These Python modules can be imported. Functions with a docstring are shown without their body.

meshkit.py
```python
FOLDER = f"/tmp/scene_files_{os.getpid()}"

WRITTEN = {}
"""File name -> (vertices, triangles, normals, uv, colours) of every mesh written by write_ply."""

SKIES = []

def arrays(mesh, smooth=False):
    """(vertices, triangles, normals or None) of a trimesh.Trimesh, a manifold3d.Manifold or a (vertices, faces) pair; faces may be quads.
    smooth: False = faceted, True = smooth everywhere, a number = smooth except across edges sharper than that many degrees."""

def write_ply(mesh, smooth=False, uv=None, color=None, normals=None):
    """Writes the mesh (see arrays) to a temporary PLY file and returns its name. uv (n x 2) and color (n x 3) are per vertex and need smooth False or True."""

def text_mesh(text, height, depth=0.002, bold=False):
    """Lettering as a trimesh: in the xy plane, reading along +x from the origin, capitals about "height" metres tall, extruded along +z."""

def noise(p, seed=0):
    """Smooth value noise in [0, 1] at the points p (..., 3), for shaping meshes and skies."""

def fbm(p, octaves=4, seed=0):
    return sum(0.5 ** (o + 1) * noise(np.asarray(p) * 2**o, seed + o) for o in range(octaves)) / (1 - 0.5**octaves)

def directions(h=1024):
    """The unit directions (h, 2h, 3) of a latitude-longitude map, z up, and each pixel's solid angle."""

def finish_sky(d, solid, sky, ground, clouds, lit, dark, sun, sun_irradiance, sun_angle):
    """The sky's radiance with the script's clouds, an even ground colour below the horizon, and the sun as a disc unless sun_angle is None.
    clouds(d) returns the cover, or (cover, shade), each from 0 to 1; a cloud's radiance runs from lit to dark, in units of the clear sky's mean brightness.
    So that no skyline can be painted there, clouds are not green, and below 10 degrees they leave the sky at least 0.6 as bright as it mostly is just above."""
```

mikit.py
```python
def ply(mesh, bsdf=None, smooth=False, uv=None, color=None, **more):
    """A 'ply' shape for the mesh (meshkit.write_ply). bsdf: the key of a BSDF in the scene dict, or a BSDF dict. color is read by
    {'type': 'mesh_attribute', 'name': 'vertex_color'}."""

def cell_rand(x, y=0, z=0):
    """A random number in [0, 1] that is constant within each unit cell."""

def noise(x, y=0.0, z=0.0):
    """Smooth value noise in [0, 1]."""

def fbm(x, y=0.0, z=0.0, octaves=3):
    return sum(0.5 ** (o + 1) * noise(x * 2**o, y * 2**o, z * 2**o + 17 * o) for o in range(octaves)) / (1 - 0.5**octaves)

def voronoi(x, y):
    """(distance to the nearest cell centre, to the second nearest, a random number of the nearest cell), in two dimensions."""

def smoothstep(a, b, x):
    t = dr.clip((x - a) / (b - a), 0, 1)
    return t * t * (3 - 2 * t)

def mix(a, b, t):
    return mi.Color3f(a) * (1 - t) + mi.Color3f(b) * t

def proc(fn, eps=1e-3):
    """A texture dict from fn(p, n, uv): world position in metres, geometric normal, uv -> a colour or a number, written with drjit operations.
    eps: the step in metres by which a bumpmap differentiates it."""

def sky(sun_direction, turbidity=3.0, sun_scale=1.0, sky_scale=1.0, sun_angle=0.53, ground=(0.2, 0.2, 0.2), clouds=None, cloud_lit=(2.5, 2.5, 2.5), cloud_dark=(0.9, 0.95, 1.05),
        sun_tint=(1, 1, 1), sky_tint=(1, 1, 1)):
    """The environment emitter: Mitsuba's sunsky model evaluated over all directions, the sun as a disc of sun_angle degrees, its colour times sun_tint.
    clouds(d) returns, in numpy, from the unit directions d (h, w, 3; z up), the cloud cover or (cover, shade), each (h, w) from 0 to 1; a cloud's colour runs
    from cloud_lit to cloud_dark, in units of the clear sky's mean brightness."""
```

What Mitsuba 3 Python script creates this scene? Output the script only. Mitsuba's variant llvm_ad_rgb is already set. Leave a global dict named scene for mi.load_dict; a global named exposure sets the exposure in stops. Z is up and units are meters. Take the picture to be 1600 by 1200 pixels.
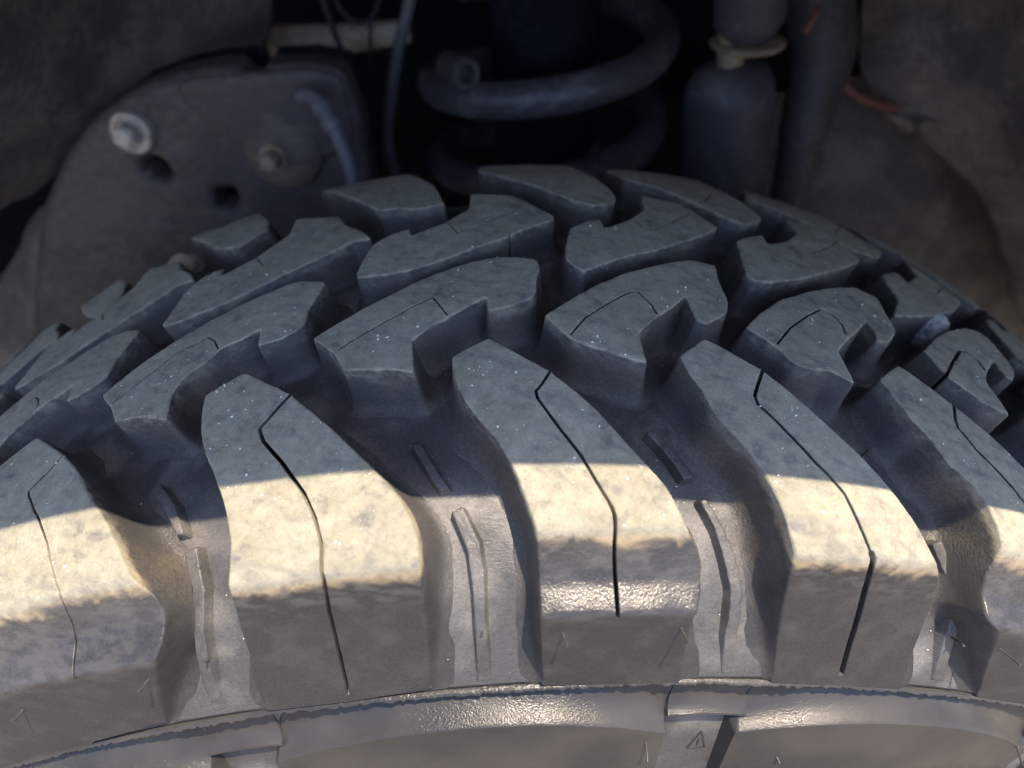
"""Close-up of a mud-terrain tyre turned out of its wheel arch, sun on the outer shoulder, the well behind in shade."""
import math, random
import numpy as np, trimesh, mitsuba as mi, drjit as dr, mikit, meshkit
from scipy.spatial import Delaunay, cKDTree
from scipy.interpolate import CubicSpline, RectBivariateSpline
from shapely.geometry import Polygon, LineString, Point
from shapely import contains_xy
from mikit import noise, fbm, smoothstep, mix, proc

scene, labels = {}, {}
T = mi.ScalarTransform4f
rng = np.random.default_rng(11); random.seed(11)

# ---------------------------------------------------------------- camera, sky, exposure
eye = np.array([0.0, -0.18589, 0.53679])
tilt, yaw, roll = 0.76148, 0.01818, -0.04072
fwd = np.array([math.sin(yaw)*math.cos(tilt), math.cos(yaw)*math.cos(tilt), -math.sin(tilt)])
side = np.cross(fwd, [0, 0, 1]); side /= np.linalg.norm(side)
top = np.cross(side, fwd)
up = -side*math.sin(roll) + top*math.cos(roll)
scene['camera'] = {'type': 'thinlens', 'fov': 2*math.degrees(math.atan(800/978.465)), 'fov_axis': 'x', 'near_clip': 0.01, 'far_clip': 400.0,
                   'aperture_radius': 0.0016, 'focus_distance': 0.185,
                   'to_world': T().look_at(origin=eye.tolist(), target=(eye+fwd).tolist(), up=up.tolist())}
SUN = (0.22, -0.13, 0.966)
scene['sky'] = mikit.sky(SUN, turbidity=4, sun_scale=0.61, sun_tint=(1.0, 1.0, 0.99), sky_tint=(1.09, 1.0, 1.07), ground=(0.18, 0.16, 0.13))
exposure = 3.25

# ---------------------------------------------------------------- materials
def rgb(*c): return {'type': 'rgb', 'value': list(c)}
def principled(color, rough=0.6, bump=None, bump_scale=1.0, **k):
    b = {'type': 'principled', 'base_color': rgb(*color) if isinstance(color, tuple) else color, 'roughness': rough, **k}
    if bump is not None:
        b = {'type': 'bumpmap', 'nested': b, 'map': bump, 'scale': bump_scale}
    return {'type': 'twosided', 'nested': b}

def tread_colour(p, n, uv):
    R = dr.sqrt(p.x*p.x+p.z*p.z)
    y2 = p.y*p.y
    below = R - (0.42-0.43807*y2-83.4342*y2*y2)          # height under the worn running surface
    big = fbm(p.x*70, p.y*70, p.z*70, 3)
    fine = fbm(p.x*420, p.y*420, p.z*420, 3)
    grit = noise(p.x*2300, p.y*2300, p.z*2300)
    wx0 = (big-0.5)*4.0
    brim = smoothstep(-0.080, -0.092, p.y)               # at the outer shoulder the dust runs on over the edge
    lo = -0.0021-0.0024*brim
    worn = smoothstep(lo, lo+0.0016+0.0016*brim, below + ((big-0.5)*0.0034 + (fbm(p.x*330+wx0, p.y*330, p.z*330+5, 4)-0.5)*0.0044)*(0.25+0.75*brim))
    facing = dr.abs(n.x*p.x+n.z*p.z)/R                   # rounded edges are scuffed bare in places
    worn = worn*dr.maximum(brim, smoothstep(0.38, 0.80, facing+(fine-0.5)*0.5))
    wx = (big-0.5)*3.0
    rub = fbm(p.x*150+wx, p.y*420+p.x*160+wx, p.z*150+9, 4)         # scuffs drawn out along the rolling direction
    spot = fbm(p.x*260+31, p.y*260, p.z*260, 4)
    smear = smoothstep(0.50, 0.72, rub)*0.42 + smoothstep(0.56, 0.78, spot)*smoothstep(0.38, 0.60, big)*0.60
    dust = mix((0.362, 0.338, 0.252), (0.318, 0.294, 0.214), smoothstep(0.35, 0.7, big))
    dust = mix(dust, (0.185, 0.177, 0.165), smear)
    dust = mix(dust, (0.42, 0.31, 0.17), 0.7*smoothstep(-0.0008, -0.0030, below)*smoothstep(-0.085, -0.097, p.y))
    crack = smoothstep(0.06, 0.0, dr.abs(fbm(p.x*330+wx, p.y*330, p.z*330+3, 3)-0.5))
    dust = dust*(0.78+0.24*grit+0.45*(fine-0.38)-0.12*crack)
    film = smoothstep(0.40, 0.85, fbm(p.x*150+4, p.y*150, p.z*150, 4))
    bare = mix((0.036, 0.035, 0.034), (0.056, 0.053, 0.049), film)*(0.75+0.5*grit)
    haze = smoothstep(-0.014, -0.003, below)*smoothstep(0.42, 0.68, fbm(p.x*190+2, p.y*420, p.z*420, 4))
    bare = mix(bare, (0.13, 0.122, 0.108), 0.55*haze)
    inside = smoothstep(-0.108, -0.100, p.y)             # block walls hold brown dirt, the clean outer faces do not
    cake = smoothstep(0.42, 0.70, 0.6*fbm(p.x*95+8, p.y*95, p.z*95, 3)+0.4*grit)
    bare = mix(bare, mix((0.078, 0.075, 0.072), (0.125, 0.107, 0.083), cake), inside*(0.78+0.22*film)*(0.85+0.15*grit))
    rubbed = smoothstep(-0.0062, -0.0008, below)*smoothstep(0.44, 0.66, 0.6*big+0.4*fine)*inside   # dust smeared down from the edges
    return mix(mix(bare, dust, 0.42*rubbed), dust, worn)
def tread_rough(p, n, uv):
    R = dr.sqrt(p.x*p.x+p.z*p.z)
    y2 = p.y*p.y
    below = R - (0.42-0.43807*y2-83.4342*y2*y2)
    wall = smoothstep(-0.108, -0.100, p.y)
    face = smoothstep(0.391, 0.388, R)                   # the lowest outer faces are matt, the bevels above them polished
    return 0.31 + dr.maximum(0.57*smoothstep(-0.003, -0.0012, below), dr.maximum(0.14*wall, 0.22*face))
def grain(p, n, uv):
    return 0.6*noise(p.x*2700, p.y*2700, p.z*2700) + 0.45*noise(p.x*5300, p.y*5300, p.z*5300)
def tread_grain(p, n, uv):
    R = dr.sqrt(p.x*p.x+p.z*p.z)
    y2 = p.y*p.y
    below = R - (0.42-0.43807*y2-83.4342*y2*y2)
    wall = smoothstep(-0.110, -0.102, p.y)*smoothstep(-0.0012, -0.003, below)      # caked block walls are coarser than worn tops and clean faces
    return (0.6*noise(p.x*2500, p.y*2500, p.z*2500) + 0.45*noise(p.x*5000, p.y*5000, p.z*5000))*(0.7+1.3*wall)
scene['tread_rubber'] = principled(proc(tread_colour), proc(tread_rough), proc(tread_grain, 1e-4), 0.00015, specular=0.5)

def casing_colour(p, n, uv):
    film = smoothstep(0.4, 0.75, fbm(p.x*60+4, p.y*60, p.z*60, 4))
    grit = noise(p.x*2100, p.y*2100, p.z*2100)
    return mix((0.064, 0.062, 0.060), (0.165, 0.155, 0.141), film)*(0.75+0.5*grit)
def leather(p, n, uv):
    return 0.7*noise(p.x*2900, p.y*2900, p.z*2900) + 0.4*noise(p.x*5300, p.y*5300, p.z*5300)
scene['casing_rubber'] = principled(proc(casing_colour), 0.42, proc(leather, 1e-4), 0.00019, specular=0.6)

def wall_colour(p, n, uv):
    film = smoothstep(0.35, 0.75, fbm(p.x*45, p.y*45, p.z*45, 4))
    return mix((0.032, 0.031, 0.030), (0.055, 0.050, 0.044), film)
scene['sidewall_rubber'] = principled(proc(wall_colour), 0.34, proc(grain, 1e-4), 0.00014, specular=0.45)
scene['hair_rubber'] = principled((0.06, 0.055, 0.05), 0.45)

def dusty(base, dirt, f, lo, hi, f2=300.0):
    def fn(p, n, uv):
        return mix(base, dirt, smoothstep(lo, hi, 0.75*fbm(p.x*f, p.y*f, p.z*f, 4)+0.25*noise(p.x*f2, p.y*f2, p.z*f2)))
    return proc(fn)
def rough_bump(p, n, uv):
    return fbm(p.x*260, p.y*260, p.z*260, 3)
scene['liner_mud'] = principled(dusty((0.18, 0.145, 0.118), (0.34, 0.27, 0.205), 30, 0.32, 0.75), 0.9, proc(rough_bump, 5e-4), 0.0008, specular=0.2)
scene['liner_plastic'] = principled(dusty((0.11, 0.10, 0.092), (0.22, 0.19, 0.155), 34, 0.35, 0.75), 0.8, proc(rough_bump, 5e-4), 0.0008)
scene['bracket_paint'] = principled(dusty((0.054, 0.053, 0.053), (0.110, 0.096, 0.080), 13, 0.36, 0.70), 0.6, proc(rough_bump, 5e-4), 0.0004)
scene['tan_stain'] = principled(dusty((0.085, 0.078, 0.068), (0.16, 0.137, 0.105), 30, 0.35, 0.7), 0.75)
scene['shock_paint'] = principled(dusty((0.062, 0.064, 0.070), (0.12, 0.12, 0.122), 35, 0.45, 0.75), 0.55)
scene['worn_black'] = principled(dusty((0.030, 0.032, 0.036), (0.07, 0.07, 0.07), 60, 0.45, 0.75), 0.6)
scene['black_steel'] = principled(dusty((0.050, 0.053, 0.059), (0.125, 0.125, 0.127), 35, 0.45, 0.75), 0.45)
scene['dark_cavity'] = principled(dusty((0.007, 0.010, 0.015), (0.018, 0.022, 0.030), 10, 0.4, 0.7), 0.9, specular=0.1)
scene['zinc'] = principled(dusty((0.50, 0.46, 0.40), (0.30, 0.25, 0.19), 120, 0.4, 0.7), 0.5, metallic=0.25)
scene['bare_steel'] = principled(dusty((0.80, 0.72, 0.57), (0.50, 0.38, 0.24), 60, 0.4, 0.7), 0.5)
scene['yellow_zinc'] = principled(dusty((0.30, 0.24, 0.15), (0.18, 0.145, 0.095), 90, 0.4, 0.7), 0.5)
scene['cable_sheath'] = principled((0.035, 0.036, 0.040), 0.5)
scene['line_coating'] = principled((0.115, 0.12, 0.132), 0.5)
scene['red_sheath'] = principled(dusty((0.20, 0.065, 0.05), (0.15, 0.085, 0.07), 150, 0.4, 0.7), 0.55)
scene['stone'] = principled(dusty((0.46, 0.45, 0.42), (0.20, 0.19, 0.18), 160, 0.45, 0.62, 900), 0.8)
scene['tan_stone'] = principled(dusty((0.40, 0.33, 0.23), (0.26, 0.21, 0.15), 240, 0.4, 0.7), 0.9)
scene['sand'] = principled((0.78, 0.75, 0.70), 0.45)
scene['body_paint'] = principled((0.25, 0.26, 0.28), 0.35, clearcoat=0.6)
scene['ground_gravel'] = principled(dusty((0.23, 0.20, 0.16), (0.15, 0.133, 0.108), 9, 0.35, 0.65, 60), 0.95)

# ---------------------------------------------------------------- entries
used = {}
def put(key, mesh, bsdf, smooth=35):
    """One entry; a taken key gets _001, _002 ..."""
    k, i = key, 0
    while k in scene:
        i += 1; k = f'{key}_{i:03d}'
    scene[k] = mikit.ply(mesh, bsdf, smooth=smooth)
    return k
def tell(key, label, category=None, **more):
    labels[key] = {'label': label, **({'category': category} if category else {}), **more}

# ---------------------------------------------------------------- the tyre's cross-section
CROWN, CA, CB = 0.42, 0.43807, 83.4342
def crown(y):
    return CROWN - CA*y**2 - CB*y**4
def _poly(points, n=400):
    """Arc-length samples of a polyline, corners eased over a millimetre or two."""
    p = np.asarray(points, float); seg = np.linalg.norm(np.diff(p, axis=0), axis=1); t = np.r_[0, np.cumsum(seg)]
    u = np.linspace(0, t[-1], n)
    return u, np.stack([np.interp(u, t, p[:, i]) for i in (0, 1)], 1)
RIDGE = (-0.1197, 0.3587)
def outer_profile(kind):
    """Table s -> (y, R): s is y across the crown and goes on as arc length down the lug's outer face."""
    edge = {1: -0.1008, 2: -0.1065}[kind]
    side = {1: [(edge, crown(edge)), (-0.1043, 0.3992), (-0.1080, 0.3947), (-0.1158, 0.3912), RIDGE], 2: [(edge, crown(edge)), RIDGE]}[kind]
    u, q = _poly(side)
    y = np.linspace(edge, 0.1020, 700)
    s = np.r_[(edge-u)[::-1], y[1:]]
    c = np.vstack([q[::-1], np.stack([y, crown(y)], 1)[1:]])
    u2, q2 = _poly([(0.1020, crown(0.1020)), (-RIDGE[0], RIDGE[1])])
    s = np.r_[s, 0.1020+u2[1:]]; c = np.vstack([c, q2[1:]])
    g = np.arange(s[0], s[-1], 0.0001)
    c = np.stack([np.interp(g, s, c[:, i]) for i in (0, 1)], 1)
    k = np.exp(-0.5*(np.arange(-25, 26)/7.0)**2); k /= k.sum()
    pad = np.vstack([2*c[0]-c[25:0:-1], c, 2*c[-1]-c[-2:-27:-1]])
    c = np.stack([np.convolve(pad[:, i], k, 'valid') for i in (0, 1)], 1)
    return g, c
OUTER = {k: outer_profile(k) for k in (1, 2)}
DEPTH = 0.0145
def inner_profile(kind):
    """The groove floor under each s: the crown less the tread depth, easing down the shoulder to the ridge."""
    g, c = OUTER[kind]
    y0 = 0.066
    out = np.stack([np.clip(g, -y0, y0), crown(np.clip(g, -y0, y0))-DEPTH], 1)
    b = np.array([(y0, crown(y0)-DEPTH), (0.0910, 0.3978), (0.1070, 0.3800), (0.1186, 0.3597)])
    t = np.linspace(0, 1, 400)[:, None]
    bz = (1-t)**3*b[0]+3*(1-t)**2*t*b[1]+3*(1-t)*t**2*b[2]+t**3*b[3]
    L = np.r_[0, np.cumsum(np.linalg.norm(np.diff(bz, axis=0), axis=1))]; L /= L[-1]
    for sgn, end in ((-1, g[0]), (1, g[-1])):
        m = (g*sgn) > y0
        f = (np.abs(g[m])-y0)/(abs(end)-y0)
        out[m, 0] = sgn*np.interp(f, L, bz[:, 0]); out[m, 1] = np.interp(f, L, bz[:, 1])
    return g, out
INNER = {k: inner_profile(k) for k in (1, 2)}
def on_profile(table, s):
    g, c = table
    return np.interp(s, g, c[:, 0]), np.interp(s, g, c[:, 1])
def spin(theta, y, R):
    return np.stack([R*np.sin(theta), y, R*np.cos(theta)], -1)

# outlines of blocks, sipes and bars: (degrees round the wheel, millimetres across)
OUTLINE = {
    'S_A': [(-20.96, -45.3),(-22.61, -52.5),(-23.67, -54.1),(-23.25, -65.4),(-22.12, -79.7),(-21.32, -90.0),(-20.72, -100.5),(-21.95, -114.8),(-27.94, -156.4),(-26.95, -155.5),(-24.17, -154.8),(-19.9, -154.8),(-15.99, -152.6),(-14.79, -138.4),(-13.8, -127.8),(-13.26, -120.3),(-13.08, -112.7),(-13.18, -107.1),(-13.83, -99.7),(-14.57, -91.8),(-15.22, -84.6),(-16.03, -78.0),(-17.22, -67.0),(-18.57, -58.0)],
    'S_B': [(-10.72, -42.8),(-12.34, -49.2),(-12.1, -59.9),(-11.67, -69.1),(-10.81, -79.9),(-10.25, -88.3),(-9.89, -97.2),(-9.95, -108.0),(-10.34, -120.7),(-10.76, -134.8),(-11.36, -152.9),(-7.69, -153.4),(-3.73, -151.5),(-3.49, -134.8),(-3.29, -121.1),(-3.17, -109.4),(-3.13, -102.5),(-3.36, -96.8),(-3.93, -90.0),(-5.0, -81.2),(-6.71, -67.7),(-8.35, -55.6)],
    'S_C': [(-0.5, -41.5),(-2.04, -48.7),(-1.88, -57.4),(-1.59, -64.3),(-1.05, -71.5),(-0.49, -77.0),(-0.09, -82.2),(0.23, -87.4),(0.46, -92.3),(0.62, -96.9),(0.83, -100.6),(0.86, -113.6),(0.82, -125.8),(0.93, -155.7),(3.86, -156.4),(7.08, -156.4),(6.74, -140.9),(6.45, -126.1),(6.82, -117.7),(6.85, -110.8),(6.04, -100.8),(5.87, -97.0),(5.57, -91.7),(5.4, -90.0),(4.76, -84.1),(4.13, -77.8),(3.55, -71.0),(2.65, -62.9),(1.83, -56.2)],
    'S_D': [(8.44, -41.6),(7.06, -50.0),(7.24, -56.6),(7.61, -63.0),(7.84, -71.5),(8.36, -77.2),(8.87, -82.0),(9.11, -86.0),(9.44, -90.9),(9.72, -97.9),(9.9, -108.2),(10.21, -121.8),(10.6, -135.0),(11.35, -154.0),(14.44, -154.0),(18.27, -154.0),(17.34, -137.2),(16.81, -125.0),(16.2, -111.8),(15.62, -106.6),(14.95, -95.6),(14.11, -86.8),(13.75, -83.0),(13.28, -78.7),(12.6, -72.9),(11.9, -66.4),(11.15, -59.1),(10.47, -53.7)],
    'S_E': [(17.54, -42.2),(15.93, -51.1),(16.16, -55.7),(16.33, -61.1),(16.61, -67.1),(17.1, -71.3),(17.23, -75.5),(17.48, -79.6),(18.02, -83.8),(18.6, -87.6),(18.89, -96.5),(18.77, -102.7),(18.72, -109.7),(18.8, -115.0),(18.75, -120.8),(19.58, -127.2),(20.91, -140.0),(22.87, -156.4),(26.4, -156.4),(32.16, -156.4),(26.43, -128.5),(26.48, -113.5),(24.26, -101.3),(23.69, -91.6),(22.85, -83.4),(21.71, -75.1),(21.08, -69.1),(20.41, -62.9),(19.45, -55.9)],
    'H_B': [(-18.1, -36.3),(-17.08, -28.3),(-15.78, -21.1),(-14.69, -15.9),(-13.25, -9.6),(-11.94, -5.2),(-10.61, -1.1),(-9.37, 0.9),(-8.07, -2.9),(-8.31, -12.0),(-8.56, -17.4),(-8.46, -22.6),(-8.6, -27.1),(-9.42, -31.1),(-10.55, -32.4),(-10.69, -23.8),(-11.21, -26.4),(-12.31, -29.4),(-12.82, -34.2),(-13.7, -39.8),(-13.93, -45.9),(-13.7, -56.2),(-15.08, -52.2),(-16.48, -51.1),(-17.07, -43.8)],
    'H_C': [(-8.05, -33.3),(-6.43, -23.7),(-4.64, -15.0),(-2.95, -7.0),(-1.34, -1.7),(-0.19, 0.5),(1.3, -0.3),(1.86, -1.7),(2.0, -8.0),(1.71, -13.5),(1.66, -21.3),(1.43, -24.5),(0.67, -27.5),(-0.52, -29.9),(-0.58, -22.8),(-1.11, -25.4),(-2.06, -31.2),(-2.85, -35.2),(-3.61, -40.5),(-3.58, -44.6),(-3.41, -54.4),(-4.16, -52.0),(-4.93, -51.4),(-6.32, -49.9),(-6.8, -42.7)],
    'H_D': [(1.81, -32.6),(2.88, -25.9),(4.14, -18.1),(5.61, -10.4),(7.8, -2.8),(9.26, 1.2),(10.55, -0.9),(10.31, -11.4),(10.33, -22.1),(9.95, -29.2),(8.77, -35.5),(8.33, -33.7),(8.29, -21.4),(7.81, -26.1),(6.74, -33.1),(5.68, -40.9),(5.67, -47.8),(5.77, -53.9),(5.04, -52.3),(4.21, -49.3),(3.28, -46.4),(2.78, -43.9)],
    'H_E': [(10.5, -34.9),(11.58, -26.3),(13.07, -17.2),(14.72, -9.8),(16.51, -2.8),(18.34, 1.9),(19.49, -2.3),(19.28, -11.4),(19.05, -22.4),(18.37, -28.6),(17.66, -32.3),(17.19, -31.7),(17.44, -26.3),(17.37, -21.4),(16.47, -28.2),(14.68, -40.5),(14.62, -45.8),(14.67, -52.4),(14.64, -55.5),(13.7, -51.0),(12.8, -51.3),(12.06, -50.0),(11.55, -42.6)],
    'H_F': [(19.97, -30.2),(21.82, -18.2),(23.47, -10.1),(25.14, -3.2),(26.57, 0.2),(27.3, -2.1),(27.39, -11.8),(26.95, -23.6),(25.72, -31.5),(25.3, -30.7),(25.38, -22.1),(23.45, -34.9),(23.02, -40.5),(23.09, -46.1),(23.02, -54.1),(21.83, -51.5),(21.22, -47.0),(20.31, -42.6)],
    'M_B': [(-16.63, -4.8),(-16.36, 13.8),(-16.26, 17.7),(-15.55, 22.6),(-14.46, 24.6),(-14.39, 18.9),(-12.67, 25.3),(-11.3, 38.2),(-11.37, 53.1),(-8.58, 46.3),(-8.0, 37.1),(-6.78, 28.8),(-6.25, 21.7),(-7.32, 21.7),(-8.44, 15.3),(-9.94, 9.2),(-11.77, 2.0),(-13.25, -3.4),(-15.44, -6.7),(-16.26, -7.4)],
    'M_C': [(-6.74, -1.0),(-6.51, 8.8),(-6.24, 17.0),(-5.5, 22.5),(-4.32, 26.2),(-4.26, 20.2),(-2.58, 27.4),(-1.37, 37.6),(-1.28, 51.7),(1.01, 48.1),(1.5, 44.1),(2.5, 34.5),(3.08, 29.6),(3.06, 25.4),(2.14, 22.1),(0.63, 13.3),(-0.79, 7.7),(-2.61, 0.4),(-3.93, -3.8),(-5.57, -5.0),(-6.58, -4.4)],
    'M_D': [(3.72, 19.6),(3.29, 5.9),(3.16, -1.2),(3.31, -5.1),(3.91, -10.1),(6.0, -0.4),(7.72, 5.0),(9.66, 13.9),(11.68, 25.5),(11.91, 29.0),(11.02, 40.4),(10.55, 47.4),(8.26, 51.7),(8.11, 38.3),(7.06, 28.3),(5.53, 20.2),(5.52, 27.7),(4.63, 24.7)],
    'M_E': [(12.46, 19.7),(12.09, 3.2),(11.86, -5.3),(12.2, -8.7),(13.13, -7.9),(15.37, -0.6),(18.07, 11.9),(20.14, 23.0),(20.88, 29.6),(20.4, 42.4),(19.24, 52.4),(17.28, 52.9),(17.25, 39.3),(15.92, 27.6),(14.43, 21.7),(14.52, 28.9),(13.51, 25.4)],
    'M_F': [(21.48, 19.6),(21.26, 10.2),(21.08, 1.5),(19.5, -13.4),(21.08, -9.9),(23.16, -2.9),(25.89, 9.0),(28.86, 28.5),(28.38, 38.0),(27.26, 45.9),(26.6, 55.2),(25.5, 34.4),(23.48, 21.2),(23.5, 28.6),(22.67, 26.3)],
    'F_A': [(-26.32, 46.7),(-25.21, 55.1),(-24.44, 62.5),(-22.49, 48.5),(-21.77, 32.4),(-22.32, 25.8),(-22.98, 23.4),(-24.27, 30.1)],
    'F_B': [(-20.54, 83.3),(-16.18, 46.2),(-14.37, 38.5),(-12.85, 49.8),(-13.4, 61.4),(-15.03, 80.3),(-17.56, 76.3)],
    'F_C': [(-11.75, 99.3),(-9.74, 100.1),(-7.29, 100.4),(-5.65, 99.5),(-4.04, 74.6),(-3.36, 64.3),(-2.54, 40.9),(-2.83, 43.2),(-4.14, 40.8),(-5.12, 44.1),(-6.29, 43.9),(-8.52, 65.3)],
    'F_D': [(-0.97, 83.2),(-0.81, 100.7),(1.34, 102.3),(4.89, 102.1),(5.57, 80.8),(6.24, 67.4),(6.71, 55.8),(6.83, 47.7),(6.51, 40.6),(5.39, 37.4),(4.41, 41.0),(3.38, 48.8),(2.23, 58.1),(1.11, 64.2)],
    'F_E': [(7.19, 87.8),(10.02, 100.0),(11.79, 99.2),(13.52, 96.7),(14.02, 80.5),(14.8, 65.2),(15.32, 55.8),(15.49, 46.5),(15.0, 40.7),(13.8, 35.1),(12.62, 38.3),(11.47, 49.5),(10.35, 57.3),(9.29, 63.4),(7.87, 70.2)],
    'F_F': [(17.09, 95.0),(18.57, 93.4),(19.96, 91.8),(22.09, 89.0),(22.82, 73.3),(23.44, 59.0),(24.43, 50.3),(22.94, 37.8),(21.24, 36.8),(20.27, 41.9),(19.55, 50.5),(18.26, 57.7),(16.94, 64.7),(15.92, 73.0)],
}
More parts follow.
